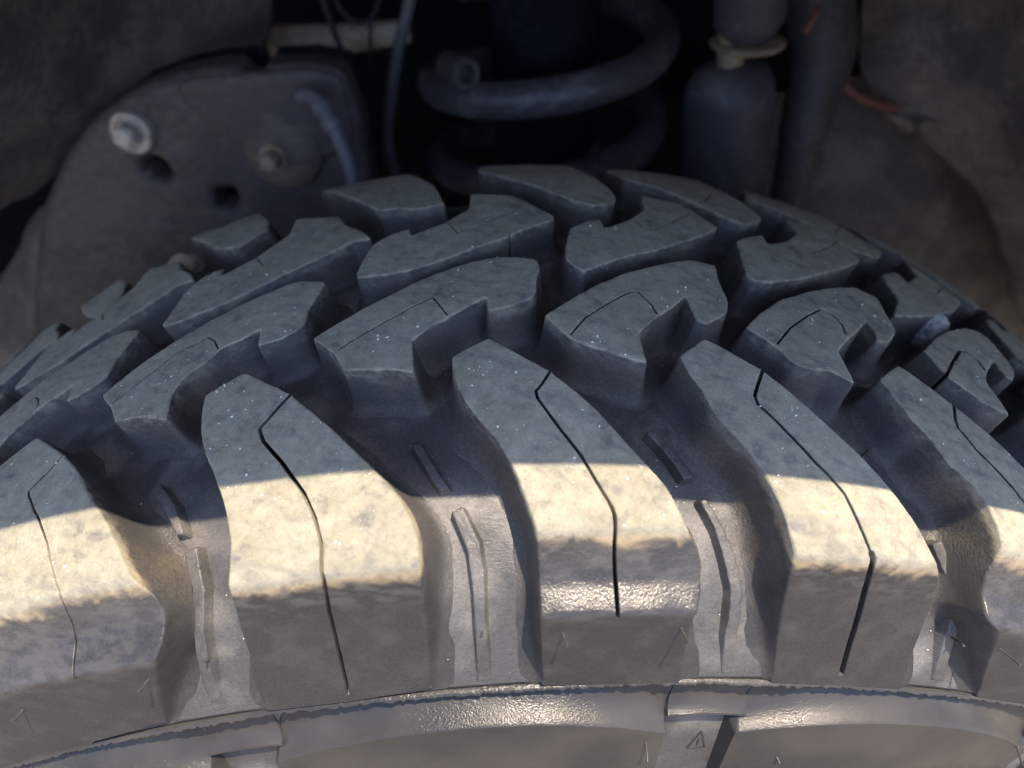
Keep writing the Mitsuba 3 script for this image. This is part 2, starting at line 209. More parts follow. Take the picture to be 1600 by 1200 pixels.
SIPE = {
    'S_A': [[(-18.57, -58.0),(-19.13, -63.7),(-19.73, -68.3),(-19.63, -70.0),(-19.08, -75.0),(-18.59, -79.1),(-17.83, -87.1),(-17.3, -94.7),(-16.81, -100.4),(-17.0, -107.2),(-17.11, -116.2),(-17.12, -125.0)]],
    'S_B': [[(-8.35, -55.6),(-8.87, -61.2),(-9.34, -66.0),(-9.34, -67.2),(-9.1, -70.8),(-8.26, -77.9),(-7.27, -87.6),(-6.82, -94.0),(-6.56, -100.1),(-6.55, -108.2),(-6.82, -119.9),(-7.06, -133.8),(-7.4, -150.4)]],
    'S_C': [[(1.83, -56.2),(1.4, -61.4),(1.19, -63.3),(1.23, -65.7),(1.95, -75.6),(2.59, -83.1),(3.05, -90.2),(3.42, -95.3),(3.51, -97.1)], [(3.48, -96.2),(3.56, -98.0),(3.57, -105.8),(3.64, -115.9),(3.62, -124.5)]],
    'S_D': [[(10.47, -53.7),(9.94, -60.7),(9.74, -63.5),(9.76, -66.4),(10.4, -73.3),(10.95, -78.9),(11.44, -84.1),(11.79, -86.9),(12.25, -91.7),(12.45, -96.1),(12.68, -101.2),(12.83, -104.8),(12.91, -105.9)], [(12.85, -105.1),(12.93, -106.4),(13.56, -123.4),(13.99, -135.3),(14.56, -149.4)]],
    'S_E': [[(19.45, -55.9),(19.04, -62.2),(18.92, -65.4),(19.3, -72.6),(19.85, -77.6),(20.41, -82.8),(20.96, -88.8),(21.28, -94.2),(21.58, -102.6),(21.82, -104.4)], [(21.62, -102.9),(21.86, -104.8),(22.22, -115.9),(23.86, -139.8)]],
    'H_B': [[(-17.13, -41.8),(-15.87, -34.5),(-14.71, -25.6),(-13.28, -21.4),(-12.84, -24.1),(-12.25, -31.7)]],
    'H_C': [[(-6.73, -40.6),(-6.32, -37.9),(-5.18, -31.9),(-3.88, -25.1),(-2.9, -20.7),(-2.69, -23.6),(-2.19, -30.8)]],
    'H_D': [[(2.75, -42.5),(3.57, -34.1),(4.66, -27.2),(5.8, -20.8),(6.15, -20.7),(6.56, -26.9),(6.69, -32.2)]],
    'H_E': [[(11.55, -42.6),(12.73, -32.8),(13.91, -25.5),(14.97, -19.9),(15.46, -21.8),(15.67, -26.5),(15.58, -31.5)]],
    'H_F': [[(20.13, -43.0),(21.2, -35.0),(22.82, -23.8),(23.39, -23.3),(23.78, -26.6),(23.67, -32.4)]],
    'M_B': [[(-12.75, 26.6),(-11.96, 17.1)]],
    'M_C': [[(-2.55, 28.4),(-1.89, 18.3),(-0.77, 22.8),(0.91, 32.9),(1.72, 41.0)], [(0.63, 12.4),(0.72, 16.9)]],
    'M_D': [[(7.13, 29.5),(7.6, 20.8),(8.02, 20.3),(9.3, 28.0),(10.97, 40.9)]],
    'M_E': [[(16.05, 28.5),(16.86, 20.4),(18.43, 28.7),(20.61, 44.5)]],
    'M_F': [[(25.11, 29.1),(25.48, 25.7),(25.87, 22.0),(28.56, 39.9)]],
    'F_C': [[(-6.16, 72.9),(-5.58, 62.2)]],
    'F_D': [[(4.3, 70.3),(3.96, 61.3),(3.37, 53.6)]],
    'F_E': [[(13.13, 65.5),(12.2, 52.8)]],
    'F_F': [[(22.66, 68.9),(20.63, 50.1)]],
}
BAR = {
    'bar_AB1': [(-15.11, -69.5),(-14.22, -78.6),(-13.5, -88.7),(-13.18, -88.8),(-13.72, -77.8),(-14.63, -68.6)],
    'bar_AB2': [(-13.18, -95.0),(-12.91, -106.2),(-13.24, -122.5),(-13.41, -130.9),(-13.83, -151.0),(-13.32, -151.1),(-12.8, -128.2),(-12.75, -122.0),(-12.39, -107.8),(-12.62, -93.4)],
    'bar_BC1': [(-3.84, -69.3),(-2.94, -83.6),(-2.67, -86.8),(-2.31, -85.7),(-2.62, -81.8),(-3.45, -68.9)],
    'bar_BC2': [(-2.27, -93.6),(-1.74, -105.6),(-1.64, -118.4),(-1.68, -134.1),(-1.79, -151.9),(-1.26, -151.7),(-1.21, -134.4),(-1.19, -123.2),(-1.13, -112.5),(-1.24, -103.4),(-1.83, -91.9)],
    'bar_CD1': [(5.61, -68.8),(6.34, -77.6),(6.87, -85.5),(7.36, -84.5),(6.68, -76.6),(5.97, -68.0)],
    'bar_CD2': [(7.43, -92.3),(7.95, -100.5),(8.26, -108.4),(8.66, -120.7),(8.65, -136.9),(9.0, -151.6),(9.51, -151.6),(9.19, -136.8),(9.12, -119.8),(8.75, -107.9),(8.33, -100.4),(7.7, -91.6)],
    'bar_DE2': [(17.76, -100.4),(18.77, -113.6),(19.23, -122.9),(19.09, -132.3),(19.79, -150.1),(20.42, -150.2),(19.7, -131.8),(19.71, -121.7),(19.36, -113.0),(18.28, -98.8)],
}

# places behind the tyre, metres
BG = {}
BG['plate'] = [(-0.37,0.2,0.2243),(-0.3234,0.2,0.304),(-0.295,0.2,0.3463),(-0.2643,0.2,0.3791),(-0.236,0.2,0.401),(-0.2045,0.2,0.417),(-0.1776,0.2,0.4247),(-0.1549,0.2,0.4278),(-0.1375,0.2,0.4284),(-0.1373,0.2,0.4223),(-0.1291,0.2,0.4206),(-0.1249,0.2,0.4272),(-0.1011,0.2,0.4275),(-0.0822,0.2,0.4233),(-0.0759,0.2,0.3973),(-0.0763,0.2,0.3481),(-0.1008,0.2,0.2054)]
BG['plate_step'] = [(-0.1795,0.197,0.4193),(-0.1664,0.197,0.4232),(-0.1011,0.197,0.425),(-0.0842,0.197,0.4202),(-0.0806,0.197,0.391),(-0.0869,0.197,0.3756),(-0.1323,0.197,0.3655),(-0.1541,0.197,0.3821),(-0.1664,0.197,0.3932),(-0.1757,0.197,0.4067)]
BG['bolt'] = [(-0.2134,0.2,0.3943),(-0.1318,0.2,0.3781)]
BG['hole_a'] = [(-0.2156,0.2,0.3734),(-0.2096,0.2,0.3763),(-0.2052,0.2,0.3737),(-0.204,0.2,0.3669),(-0.2071,0.2,0.3633),(-0.2115,0.2,0.3643),(-0.2119,0.2,0.369),(-0.2162,0.2,0.3701)]
BG['hole_b'] = [(-0.1779,0.2,0.3522),(-0.1686,0.2,0.353),(-0.1679,0.2,0.3476),(-0.172,0.2,0.3429),(-0.1784,0.2,0.3437)]
BG['bar'] = [(-0.1788,0.4,0.3869),(-0.1278,0.4,0.3877),(-0.0628,0.4,0.3918)]
BG['brake_line'] = [(-0.043,0.29,0.4582),(-0.0512,0.29,0.4297),(-0.0608,0.29,0.4066),(-0.0699,0.29,0.3773),(-0.0776,0.29,0.3449),(-0.0755,0.28,0.3281),(-0.064,0.26,0.3123)]
BG['cable_a'] = [(-0.1125,0.33,0.454),(-0.1109,0.32,0.4292),(-0.1048,0.31,0.4092),(-0.0987,0.3,0.3928),(-0.0958,0.3,0.375),(-0.098,0.3,0.3516),(-0.1075,0.3,0.2999)]
BG['cable_b'] = [(-0.1084,0.36,0.4449),(-0.1101,0.36,0.4224),(-0.1036,0.36,0.4123),(-0.0919,0.36,0.4092),(-0.0817,0.36,0.4171),(-0.0751,0.36,0.4436)]
BG['cable_c'] = [(-0.0829,0.33,0.4177),(-0.0896,0.33,0.3787),(-0.0978,0.33,0.3399),(-0.1087,0.33,0.2666)]
BG['hose'] = [(-0.1052,0.185,0.4141),(-0.0968,0.18,0.4154),(-0.0918,0.175,0.4108),(-0.0873,0.17,0.4037),(-0.0831,0.165,0.3929),(-0.0802,0.16,0.3831),(-0.0791,0.155,0.3708),(-0.0796,0.15,0.3573)]
BG['wire'] = [(0.2378,0.285,0.3995),(0.2382,0.262,0.3905),(0.2448,0.258,0.3816),(0.2587,0.258,0.3724),(0.2768,0.262,0.3654),(0.3058,0.29,0.3499)]
BG['wire_b'] = [(0.2028,0.245,0.4191),(0.2029,0.244,0.423),(0.2051,0.245,0.4277),(0.2073,0.25,0.4321)]
BG['spring'] = [(0.0387,0.2,0.4024),(0.0394,0.2,0.3588)]
BG['shock'] = [(0.1687,0.24,0.3153),(0.1573,0.24,0.3961),(0.1578,0.24,0.4057),(0.1644,0.24,0.4162)]
BG['arm'] = [(0.2267,0.3,0.4535),(0.2245,0.28,0.421),(0.2293,0.27,0.4039),(0.2261,0.26,0.3784),(0.2225,0.25,0.3468),(0.2236,0.25,0.2968)]
BG['liner_left'] = [[(-0.1954,0.1,0.513),(-0.2103,0.2,0.5028),(-0.2032,0.28,0.494),(-0.1757,0.34,0.4866),(-0.1466,0.38,0.4813)],[(-0.2234,0.1,0.4712),(-0.2352,0.19,0.4481),(-0.2318,0.27,0.4307),(-0.1979,0.32,0.4207),(-0.158,0.36,0.4264)],[(-0.2599,0.12,0.4355),(-0.2649,0.2,0.4097),(-0.2485,0.26,0.4037),(-0.2054,0.3,0.4079),(-0.1549,0.31,0.4133)],[(-0.3029,0.14,0.39),(-0.3087,0.22,0.3638),(-0.2812,0.26,0.3716),(-0.2284,0.29,0.3973),(-0.1599,0.29,0.4027)],[(-0.3678,0.17,0.3214),(-0.3695,0.26,0.3183),(-0.3486,0.28,0.3225),(-0.3183,0.3,0.3425),(-0.1691,0.3,0.3959)]]
BG['splash_low'] = [[(-0.4464,0.24,0.2228),(-0.3648,0.24,0.2917),(-0.3188,0.23,0.3316),(-0.2812,0.22,0.3443),(-0.2603,0.22,0.3337)],[(-0.459,0.22,0.1841),(-0.3729,0.22,0.2592),(-0.323,0.21,0.2974),(-0.2914,0.21,0.3062),(-0.2632,0.21,0.2992)],[(-0.517,0.2,0.0736),(-0.4136,0.2,0.17),(-0.3602,0.2,0.21),(-0.3133,0.2,0.2335),(-0.2647,0.2,0.2553)]]
BG['liner_right'] = [[(0.2727,0.36,0.4726),(0.2884,0.33,0.4751),(0.2923,0.28,0.48),(0.2753,0.2,0.4886),(0.2267,0.08,0.5023)],[(0.2862,0.34,0.4047),(0.3047,0.31,0.4109),(0.3132,0.27,0.4234),(0.3002,0.2,0.4426),(0.2477,0.08,0.4702)],[(0.2826,0.31,0.3754),(0.3032,0.29,0.3783),(0.3202,0.26,0.3867),(0.3226,0.2,0.4013),(0.2802,0.09,0.4325)],[(0.2966,0.29,0.356),(0.3172,0.28,0.3493),(0.3361,0.25,0.355),(0.3442,0.2,0.3614),(0.3151,0.1,0.3911)],[(0.3192,0.28,0.3444),(0.3396,0.265,0.3276),(0.3587,0.24,0.3204),(0.3739,0.2,0.3149),(0.366,0.12,0.3369)],[(0.3531,0.28,0.3179),(0.3717,0.265,0.3055),(0.393,0.24,0.2765),(0.4254,0.21,0.2468),(0.4345,0.14,0.256)],[(0.4006,0.31,0.2858),(0.4241,0.29,0.2499),(0.4571,0.25,0.191),(0.4973,0.22,0.146),(0.5479,0.17,0.1185)]]
BG['plate_right'] = [[(0.2355,0.36,0.3395),(0.2745,0.35,0.3513),(0.3271,0.35,0.354),(0.3961,0.36,0.3322),(0.4831,0.37,0.2966)],[(0.2347,0.33,0.2908),(0.2862,0.32,0.2927),(0.3429,0.32,0.2898),(0.4159,0.34,0.2771),(0.5148,0.36,0.2372)],[(0.2379,0.31,0.2263),(0.2983,0.3,0.2288),(0.3698,0.3,0.2112),(0.4493,0.32,0.194),(0.5677,0.35,0.1527)],[(0.2614,0.29,0.1011),(0.3295,0.28,0.1051),(0.4042,0.28,0.0999),(0.4933,0.3,0.0761),(0.6565,0.33,-0.0027)]]
BG['flap'] = [(0.3122,0.262,0.347),(0.3179,0.262,0.3536),(0.327,0.262,0.35),(0.3394,0.262,0.3352),(0.3478,0.262,0.321),(0.334,0.262,0.3277)]
BG['pebbles'] = [(0.1667,-0.0007,0.3768),(-0.1397,0.06,0.3865)]
BG['hairs'] = [((0.0108,-0.1151,0.3847),(0.012,-0.1203,0.3856)),((0.0407,-0.115,0.3832),(0.0417,-0.1212,0.3844)),((0.1333,-0.1153,0.3589),(0.1352,-0.1221,0.3612)),((-0.0958,-0.1152,0.3718),(-0.0969,-0.1203,0.3732)),((-0.1367,-0.1154,0.3568),(-0.1375,-0.1199,0.358)),((-0.0839,-0.1071,0.365),(-0.084,-0.1124,0.3696)),((-0.0095,-0.1066,0.3751),(-0.0092,-0.1123,0.3767)),((0.1256,-0.1077,0.3521),(0.1257,-0.1148,0.3577)),((0.1066,-0.0687,0.3856),(0.1065,-0.0703,0.3922)),((-0.103,-0.069,0.3865),(-0.1028,-0.0698,0.3906)),((-0.0263,-0.0687,0.3991),(-0.0265,-0.0721,0.4069)),((0.0353,-0.1268,0.3374),(0.0353,-0.1325,0.3342)),((0.0743,-0.1268,0.3263),(0.0759,-0.1325,0.3243)),((0.1618,-0.1268,0.3045),(0.1592,-0.1325,0.3055))]
BG['sidewall'] = {'gapL': (-15.45,-11.09),'gapR': (7.2,10.92),'lowL': (-16.29,-12.3),'lowR': (7.06,12.02)}
BG['bushing'] = (-0.0142,0.215,0.4136)
BG['mark'] = [(0.0501,-0.1262,0.3222),(0.0557,-0.126,0.3218),(0.0541,-0.1237,0.3286)]
BG['lip'] = [(-0.7,0.05),(-0.52,0.4),(-0.32,0.555),(-0.2,0.595),(-0.0981,0.6027),(-0.0686,0.5991),(-0.0351,0.5935),(0.0043,0.5883),(0.037,0.579),(0.0703,0.5675),(0.0984,0.5525),(0.1305,0.5335),(0.1608,0.5185),(0.174,0.5109),(0.3,0.43),(0.42,0.32),(0.55,0.15),(0.62,0.02)]

# ---------------------------------------------------------------- general shapes
def tube(points, radius, sides=14, step=0.003, ribs=None):
    p = np.asarray(points, float)
    t = np.r_[0, np.cumsum(np.linalg.norm(np.diff(p, axis=0), axis=1))]
    n = max(6, int(t[-1]/step))
    u = np.linspace(0, t[-1], n)
    c = CubicSpline(t, p)(u) if len(p) > 2 else np.stack([np.interp(u, t, p[:, i]) for i in range(3)], 1)
    r = np.broadcast_to(np.asarray(radius if np.ndim(radius) == 0 else np.interp(u/t[-1], np.linspace(0, 1, len(radius)), radius), float), (n,)).copy()
    if ribs: r *= 1+ribs[1]*(np.mod(u/ribs[0], 1) < 0.45)
    d = np.gradient(c, axis=0); d /= np.linalg.norm(d, axis=1, keepdims=True)
    a = np.cross(d[0], [0.3, 0.2, 0.9]); a /= np.linalg.norm(a)
    v = []
    for i in range(n):
        a = a-d[i]*(a@d[i]); a /= np.linalg.norm(a); b = np.cross(d[i], a)
        w = np.linspace(0, 2*np.pi, sides, endpoint=False)
        v.append(c[i]+r[i]*(np.cos(w)[:, None]*a+np.sin(w)[:, None]*b))
    v = np.vstack(v+[c[:1], c[-1:]])
    f = []
    for i in range(n-1):
        for j in range(sides):
            k = (j+1) % sides
            f += [(i*sides+j, i*sides+k, (i+1)*sides+k), (i*sides+j, (i+1)*sides+k, (i+1)*sides+j)]
    for j in range(sides):
        k = (j+1) % sides
        f += [(n*sides, k, j), (n*sides+1, (n-1)*sides+j, (n-1)*sides+k)]
    return trimesh.Trimesh(v, f, process=False)
def lathe(profile, n=48):
    """Revolved about z: profile of (radius, z)."""
    return trimesh.creation.revolve(np.asarray(profile, float), sections=n)
def aim(mesh, origin, axis):
    m = mesh.copy()
    m.apply_transform(trimesh.geometry.align_vectors([0, 0, 1], np.asarray(axis, float)/np.linalg.norm(axis)))
    m.apply_translation(origin); return m
def sheet(rows, n=60, thick=0.004, rough=0.0025, seed=0, freq=28):
    """A pressed panel through a net of points, with thickness and gentle dents."""
    g = np.asarray(rows, float); a, b = g.shape[:2]
    u = np.linspace(0, a-1, n); w = np.linspace(0, b-1, n)
    s = [RectBivariateSpline(np.arange(a), np.arange(b), g[..., i], kx=min(3, a-1), ky=min(3, b-1)) for i in range(3)]
    P = np.stack([q(u, w) for q in s], -1)
    N = np.cross(np.gradient(P, axis=0), np.gradient(P, axis=1)); N /= np.linalg.norm(N, axis=-1, keepdims=True)+1e-12
    if N[..., 1].mean() > 0: N = -N
    P = P+N*((meshkit.fbm(P*freq, 4, seed)-0.5)*2*rough)[..., None]
    v = np.vstack([P.reshape(-1, 3), (P-N*thick).reshape(-1, 3)])
    i = np.arange(n*n).reshape(n, n)
    q = np.stack([i[:-1, :-1], i[:-1, 1:], i[1:, 1:], i[1:, :-1]], -1).reshape(-1, 4)
    rim = np.r_[i[0, :], i[1:, -1], i[-1, -2::-1], i[-2:0, 0]]
    nx = np.roll(rim, -1); o = n*n
    q = np.vstack([q, q[:, ::-1]+o, np.stack([rim, nx, nx+o, rim+o], 1)])
    f = np.vstack([q[:, [0, 1, 2]], q[:, [0, 2, 3]]])
    m = trimesh.Trimesh(v, f, process=False); return m
def resample(ring, step):
    c = np.asarray(ring, float)
    if np.allclose(c[0], c[-1]): c = c[:-1]
    c2 = np.vstack([c, c[:1]]); L = np.linalg.norm(np.diff(c2, axis=0), axis=1)
    out = []
    for i in range(len(c)):
        k = max(1, int(round(L[i]/step)))
        out.append(c2[i]+(c2[i+1]-c2[i])*np.linspace(0, 1, k, endpoint=False)[:, None])
    return np.vstack(out)
def normals_of(ring):
    """Outward normals of a counter-clockwise ring."""
    e = np.roll(ring, -1, 0)-ring; e /= np.linalg.norm(e, axis=1, keepdims=True)+1e-12
    n = np.stack([e[:, 1], -e[:, 0]], 1); n = n+np.roll(n, 1, 0)
    return n/(np.linalg.norm(n, axis=1, keepdims=True)+1e-9)
def fill(ring, holes, step):
    """Triangles over a ring with interior points: (points, faces); the ring's points come first, then the holes'."""
    poly = Polygon(ring, holes).buffer(0)
    x0, y0, x1, y1 = poly.bounds
    xs = np.arange(x0, x1, step); ys = np.arange(y0, y1, step*0.866)
    X, Y = np.meshgrid(xs, ys); X = X+(np.arange(len(ys)) % 2)[:, None]*step/2
    pts = np.stack([X.ravel(), Y.ravel()], 1)+rng.uniform(-0.12, 0.12, (X.size, 2))*step
    inner = poly.buffer(-step*0.45)
    pts = pts[contains_xy(inner, pts[:, 0], pts[:, 1])]
    allp = np.vstack([ring, *holes, pts]) if len(holes) else np.vstack([ring, pts])
    tri = Delaunay(allp).simplices
    c = allp[tri].mean(1)
    tri = tri[contains_xy(poly, c[:, 0], c[:, 1])]
    a, b, d = allp[tri[:, 0]], allp[tri[:, 1]], allp[tri[:, 2]]
    area = (b[:, 0]-a[:, 0])*(d[:, 1]-a[:, 1])-(b[:, 1]-a[:, 1])*(d[:, 0]-a[:, 0])
    tri[area < 0] = tri[area < 0][:, ::-1]
    return allp, tri[np.abs(area) > 1e-14]
def slab(outline, depth, axis_y, holes=(), bevel=0.002, step=0.006, rough=0.0006, seed=0, wavy=0.0):
    """A plate in the plane y = axis_y whose face looks to -y: rounded rim, thickness, holes."""
    poly = Polygon([(p[0], p[2]) for p in outline]).buffer(0)
    poly = poly.buffer(-bevel).buffer(bevel*2).buffer(-bevel)
    for h in holes: poly = poly.difference(Polygon([(p[0], p[2]) for p in h]).buffer(0.0015))
    v, f, base = [], [], 0
    rings = [np.asarray(poly.exterior.coords)] + [np.asarray(r.coords) for r in poly.interiors]
    rr = []
    for k, r in enumerate(rings):
        r = resample(r, 0.003)
        ccw = Polygon(r).exterior.is_ccw
        if ccw != (k == 0): r = r[::-1]
        rr.append(r)
    ins = [r-normals_of(r)*bevel for r in rr]
    pts, tri = fill(ins[0], ins[1:], step)
    front = np.stack([pts[:, 0], np.full(len(pts), axis_y), pts[:, 1]], 1)
    front[:, 1] += (meshkit.fbm(front*40, 4, seed)-0.5)*2*rough + wavy*np.sin(front[:, 0]*40)*np.cos(front[:, 2]*33)
    V = [front]; F = [tri]; n = len(front); o = 0
    for r, q in zip(rr, ins):
        m = len(r); prev = np.arange(o, o+m); o += m
        for off, y in ((0.7, 0.3), (1.0, 1.0), (1.0, depth/bevel)):
            w = q+(r-q)*off
            V.append(np.stack([w[:, 0], np.full(m, axis_y+y*bevel), w[:, 1]], 1))
            cur = np.arange(n, n+m); n += m
            F.append(np.stack([prev, cur, np.roll(cur, -1)], 1)); F.append(np.stack([prev, np.roll(cur, -1), np.roll(prev, -1)], 1))
            prev = cur
    m = trimesh.Trimesh(np.vstack(V), np.vstack(F), process=False)
    return m

# ---------------------------------------------------------------- the tyre
REF = 0.41                                         # metres per radian when a tread outline is laid flat
PITCH = 0.16694
SHIFT = {-1: 0.0, 0: 0.0, 1: 0.0054, 2: 0.0177, 3: 0.0100, 4: -0.0006, 5: -0.0190}
def station(k):
    return k*PITCH + SHIFT.get(k, -0.030 if k > 5 else -0.012)
def ease(ring, fixed, reach=6, turn=0.75):
    """Rounds the shallow bends of a ring sampled finely, keeping its true corners."""
    a, c = np.roll(ring, reach, 0)-ring, np.roll(ring, -reach, 0)-ring
    bend = np.pi-np.arccos(np.clip((a*c).sum(1)/(np.linalg.norm(a, axis=1)*np.linalg.norm(c, axis=1)+1e-12), -1, 1))
    hold = (bend > turn) | fixed
    hold = np.convolve(np.r_[hold[-2:], hold, hold[:2]].astype(float), np.ones(5), 'valid') > 0
    w = np.where(hold, 0.0, 0.5)[:, None]
    for _ in range(40): ring = ring+w*((np.roll(ring, 1, 0)+np.roll(ring, -1, 0))/2-ring)
    return ring
def block_mesh(outline, sipes, kind, fillet, flare, seed, turn=0.0):
    """One tread block: outline (degrees, millimetres) on the running surface, rounded edge, drafted walls down to the groove floor, sipes cut through.
    sipes: (line, width, open ends); a closed end stops short of the block's edge."""
    lay_flat = lambda pts: np.array([(math.radians(a)*REF, s*1e-3) for a, s in pts])
    poly = Polygon(lay_flat(outline)).buffer(0)
    poly = poly.buffer(0.0004).buffer(-0.0014).buffer(0.0010)
    if poly.geom_type != 'Polygon': poly = max(poly.geoms, key=lambda g: g.area)
    cuts = []
    for line, w, ends in sipes:
        c = lay_flat(line)
        for e, i, j in ((0, 0, 1), (1, -1, -2)):
            d = c[i]-c[j]; d /= np.linalg.norm(d)
            gap = poly.exterior.distance(Point(c[i]))*(1 if poly.contains(Point(c[i])) else -1)
            if ends[e] == 'o' and gap < 0.0024: c[i] = c[i]+d*0.004
            if ends[e] == 'c' and gap < 0.0012: c[i] = c[i]-d*(0.0013-gap)
        cuts.append(LineString(c).buffer(w/2, cap_style='flat'))
    for c in cuts: poly = poly.difference(c)
    tabs_o, tabs_i = OUTER[kind], INNER[kind]
    smin = tabs_o[0][0]
    V, F, n = [], [], 0
    def place(q, d, fil, wall):
        a, s = q[:, 0], np.clip(q[:, 1], smin, 0.150)
        yo, Ro = on_profile(tabs_o, s); yi, Ri = on_profile(tabs_i, s)
        O = np.stack([yo, Ro], 1); I = np.stack([yi, Ri], 1)
        L = np.linalg.norm(I-O, axis=1)+1e-9
        if wall:
            f0 = np.minimum(fil*0.95/L, 0.3); fr = f0+(1-f0)*d if d < 1 else np.full(len(q), d)
        else: fr = np.minimum(d/L, 0.3)
        P = O+(I-O)*fr[:, None]
        X = spin(a/REF+turn, P[:, 0], P[:, 1])
        g = meshkit.fbm(np.c_[q*220, np.full(len(q), seed*3.7)], 3, seed)-0.5
        g2 = meshkit.fbm(np.c_[q*45, np.full(len(q), seed*1.3)], 2, seed+5)-0.5
        nrm = (O-I)/L[:, None]
        dsp = (0.00045*g+0.0006*g2)*(1-np.minimum(fr, 1))*np.clip((s-smin)/0.01, 0, 1)
        return X+spin(a/REF+turn, nrm[:, 0], nrm[:, 1])*dsp[:, None]
    for part in (poly.geoms if hasattr(poly, 'geoms') else [poly]):
        if part.area < 2e-6: continue
        loops = []
        for k, r in enumerate([part.exterior, *part.interiors]):
            ring = np.asarray(r.coords)
            if r.is_ccw != (k == 0): ring = ring[::-1]
            ring = resample(ring, 0.0007)
            near = np.zeros(len(ring), bool)
            for c in cuts: near |= np.array([c.distance(Point(q)) < 0.0004 for q in ring])
            ring = ease(ring, near)
            nr = normals_of(ring)
            if k == 0:
                soft = np.stack([np.convolve(np.r_[nr[-6:, i], nr[:, i], nr[:6, i]], np.ones(13)/13, 'valid') for i in (0, 1)], 1)
                soft = np.where(near[:, None], nr, soft)
            else: soft = nr
            wob = meshkit.fbm(np.c_[ring*170, np.full(len(ring), seed)], 3, seed)
            fil = np.where(near, np.minimum(0.00028, fillet), fillet*(0.65+0.8*wob))
            fil = np.where(ring[:, 1] < smin+0.003, 0.0002, fil)
            flr = np.where(near, 0.0, flare)
            flr = np.convolve(np.r_[flr[-8:], flr, flr[:8]], np.ones(17)/17, 'valid')*~near
            loops.append((ring, nr, fil, flr, soft))
        inner = [ring-nr*fil[:, None] for ring, nr, fil, flr, soft in loops]
        try: pts, tri = fill(inner[0], inner[1:], 0.0018)
        except Exception:
            inner = [l[0] for l in loops]; pts, tri = fill(inner[0], inner[1:], 0.0018)
        V.append(place(pts, np.zeros(len(pts)), None, False)); F.append(tri+n)
        start = n; n += len(pts)
        for ring, nr, fil, flr, soft in loops:
            m = len(ring); prev = np.arange(start, start+m); start += m
            layers = [(ring+nr*(off*fil)[:, None], dz*dz*fil*0.95, False) for dz, off in ((0.35, -0.62), (0.7, -0.28), (1.0, -0.06))]
            layers += [(ring+soft*(off*flr)[:, None], fr, True) for fr, off in ((0.30, 0.11), (0.52, 0.20), (0.70, 0.31), (0.82, 0.44), (0.91, 0.62), (0.965, 0.84), (0.995, 1.12), (1.012, 1.5))]
            for q, d, wall in layers:
                V.append(place(q, d, fil, wall))
                cur = np.arange(n, n+m); n += m
                F.append(np.stack([prev, cur, np.roll(cur, -1)], 1)); F.append(np.stack([prev, np.roll(cur, -1), np.roll(prev, -1)], 1))
                prev = cur
    return trimesh.Trimesh(np.vstack(V), np.vstack(F)[:, ::-1], process=False)

# the casing: groove floor, shoulder and sidewall in one revolved skin
g, inn = INNER[2]
pick = np.r_[0:len(g):9, len(g)-1]
rowp = inn[pick]
wall = np.array([(-0.1165, 0.3575), (-0.1172, 0.3520), (-0.1190, 0.3465), (-0.1205, 0.3420), (-0.1250, 0.3295), (-0.1320, 0.3100), (-0.1370, 0.2900), (-0.1385, 0.2720), (-0.1330, 0.2500), (-0.1200, 0.2350), (-0.1020, 0.2250)])
rowp = np.vstack([wall[::-1], rowp, wall*[-1, 1]])
ang = np.radians(np.r_[np.arange(-180, -50, 2.0), np.arange(-50, 50, 0.2), np.arange(50, 180.1, 2.0)])
A, Rr = np.meshgrid(ang, rowp[:, 1], indexing='ij'); Yy = np.broadcast_to(rowp[:, 0], A.shape)
nz = (meshkit.fbm(np.stack([A*0.41*60, Yy*60, Rr*60], -1), 3, 3)-0.5)*0.0009
P = spin(A, Yy, Rr+nz)
i = np.arange(P.shape[0]*P.shape[1]).reshape(P.shape[:2])
q = np.stack([i[:-1, :-1], i[1:, :-1], i[1:, 1:], i[:-1, 1:]], -1).reshape(-1, 4)
put('tyre__casing', (P.reshape(-1, 3), q), 'casing_rubber', True)
tell('tyre__casing', 'dark groove floor and sidewall of the tyre, leathery and faintly dusty')

# the thin moulding ridge where the shoulder meets the sidewall, with its ragged flash
ang = np.radians(np.r_[np.arange(-180, -45, 1.0), np.arange(-45, 45, 0.06), np.arange(45, 180.1, 1.0)])
sec = np.array([(-0.1158, 0.3590), (-0.1185, 0.3590), (-0.1196, 0.3589), (-0.1203, 0.3585), (-0.1203, 0.3580), (-0.1194, 0.3574), (-0.1170, 0.3570), (-0.1150, 0.3572)])
A = np.repeat(ang[:, None], len(sec), 1)
rag = meshkit.fbm(np.stack([ang*0.36*900, ang*0, ang*0+2], -1), 4, 9)-0.5
chip = np.clip(meshkit.fbm(np.stack([ang*0.36*45, ang*0, ang*0+5], -1), 3, 4)-0.60, 0, 1)*3.0
w = np.array([0, 0.2, 0.7, 1, 1, 0.6, 0.2, 0])
Yy = sec[:, 0]+w*((rag*0.0010)[:, None]+(chip*0.0008)[:, None])
Rr = sec[:, 1]+w*((rag*0.0006)[:, None])
P = spin(A, Yy, Rr); i = np.arange(P.shape[0]*P.shape[1]).reshape(P.shape[:2])
q = np.stack([i[:-1, :-1], i[1:, :-1], i[1:, 1:], i[:-1, 1:]], -1).reshape(-1, 4)
put('tyre__shoulder_ridge', (P.reshape(-1, 3), q), 'sidewall_rubber', True)
tell('tyre__shoulder_ridge', 'thin ragged moulding line along the outer shoulder')

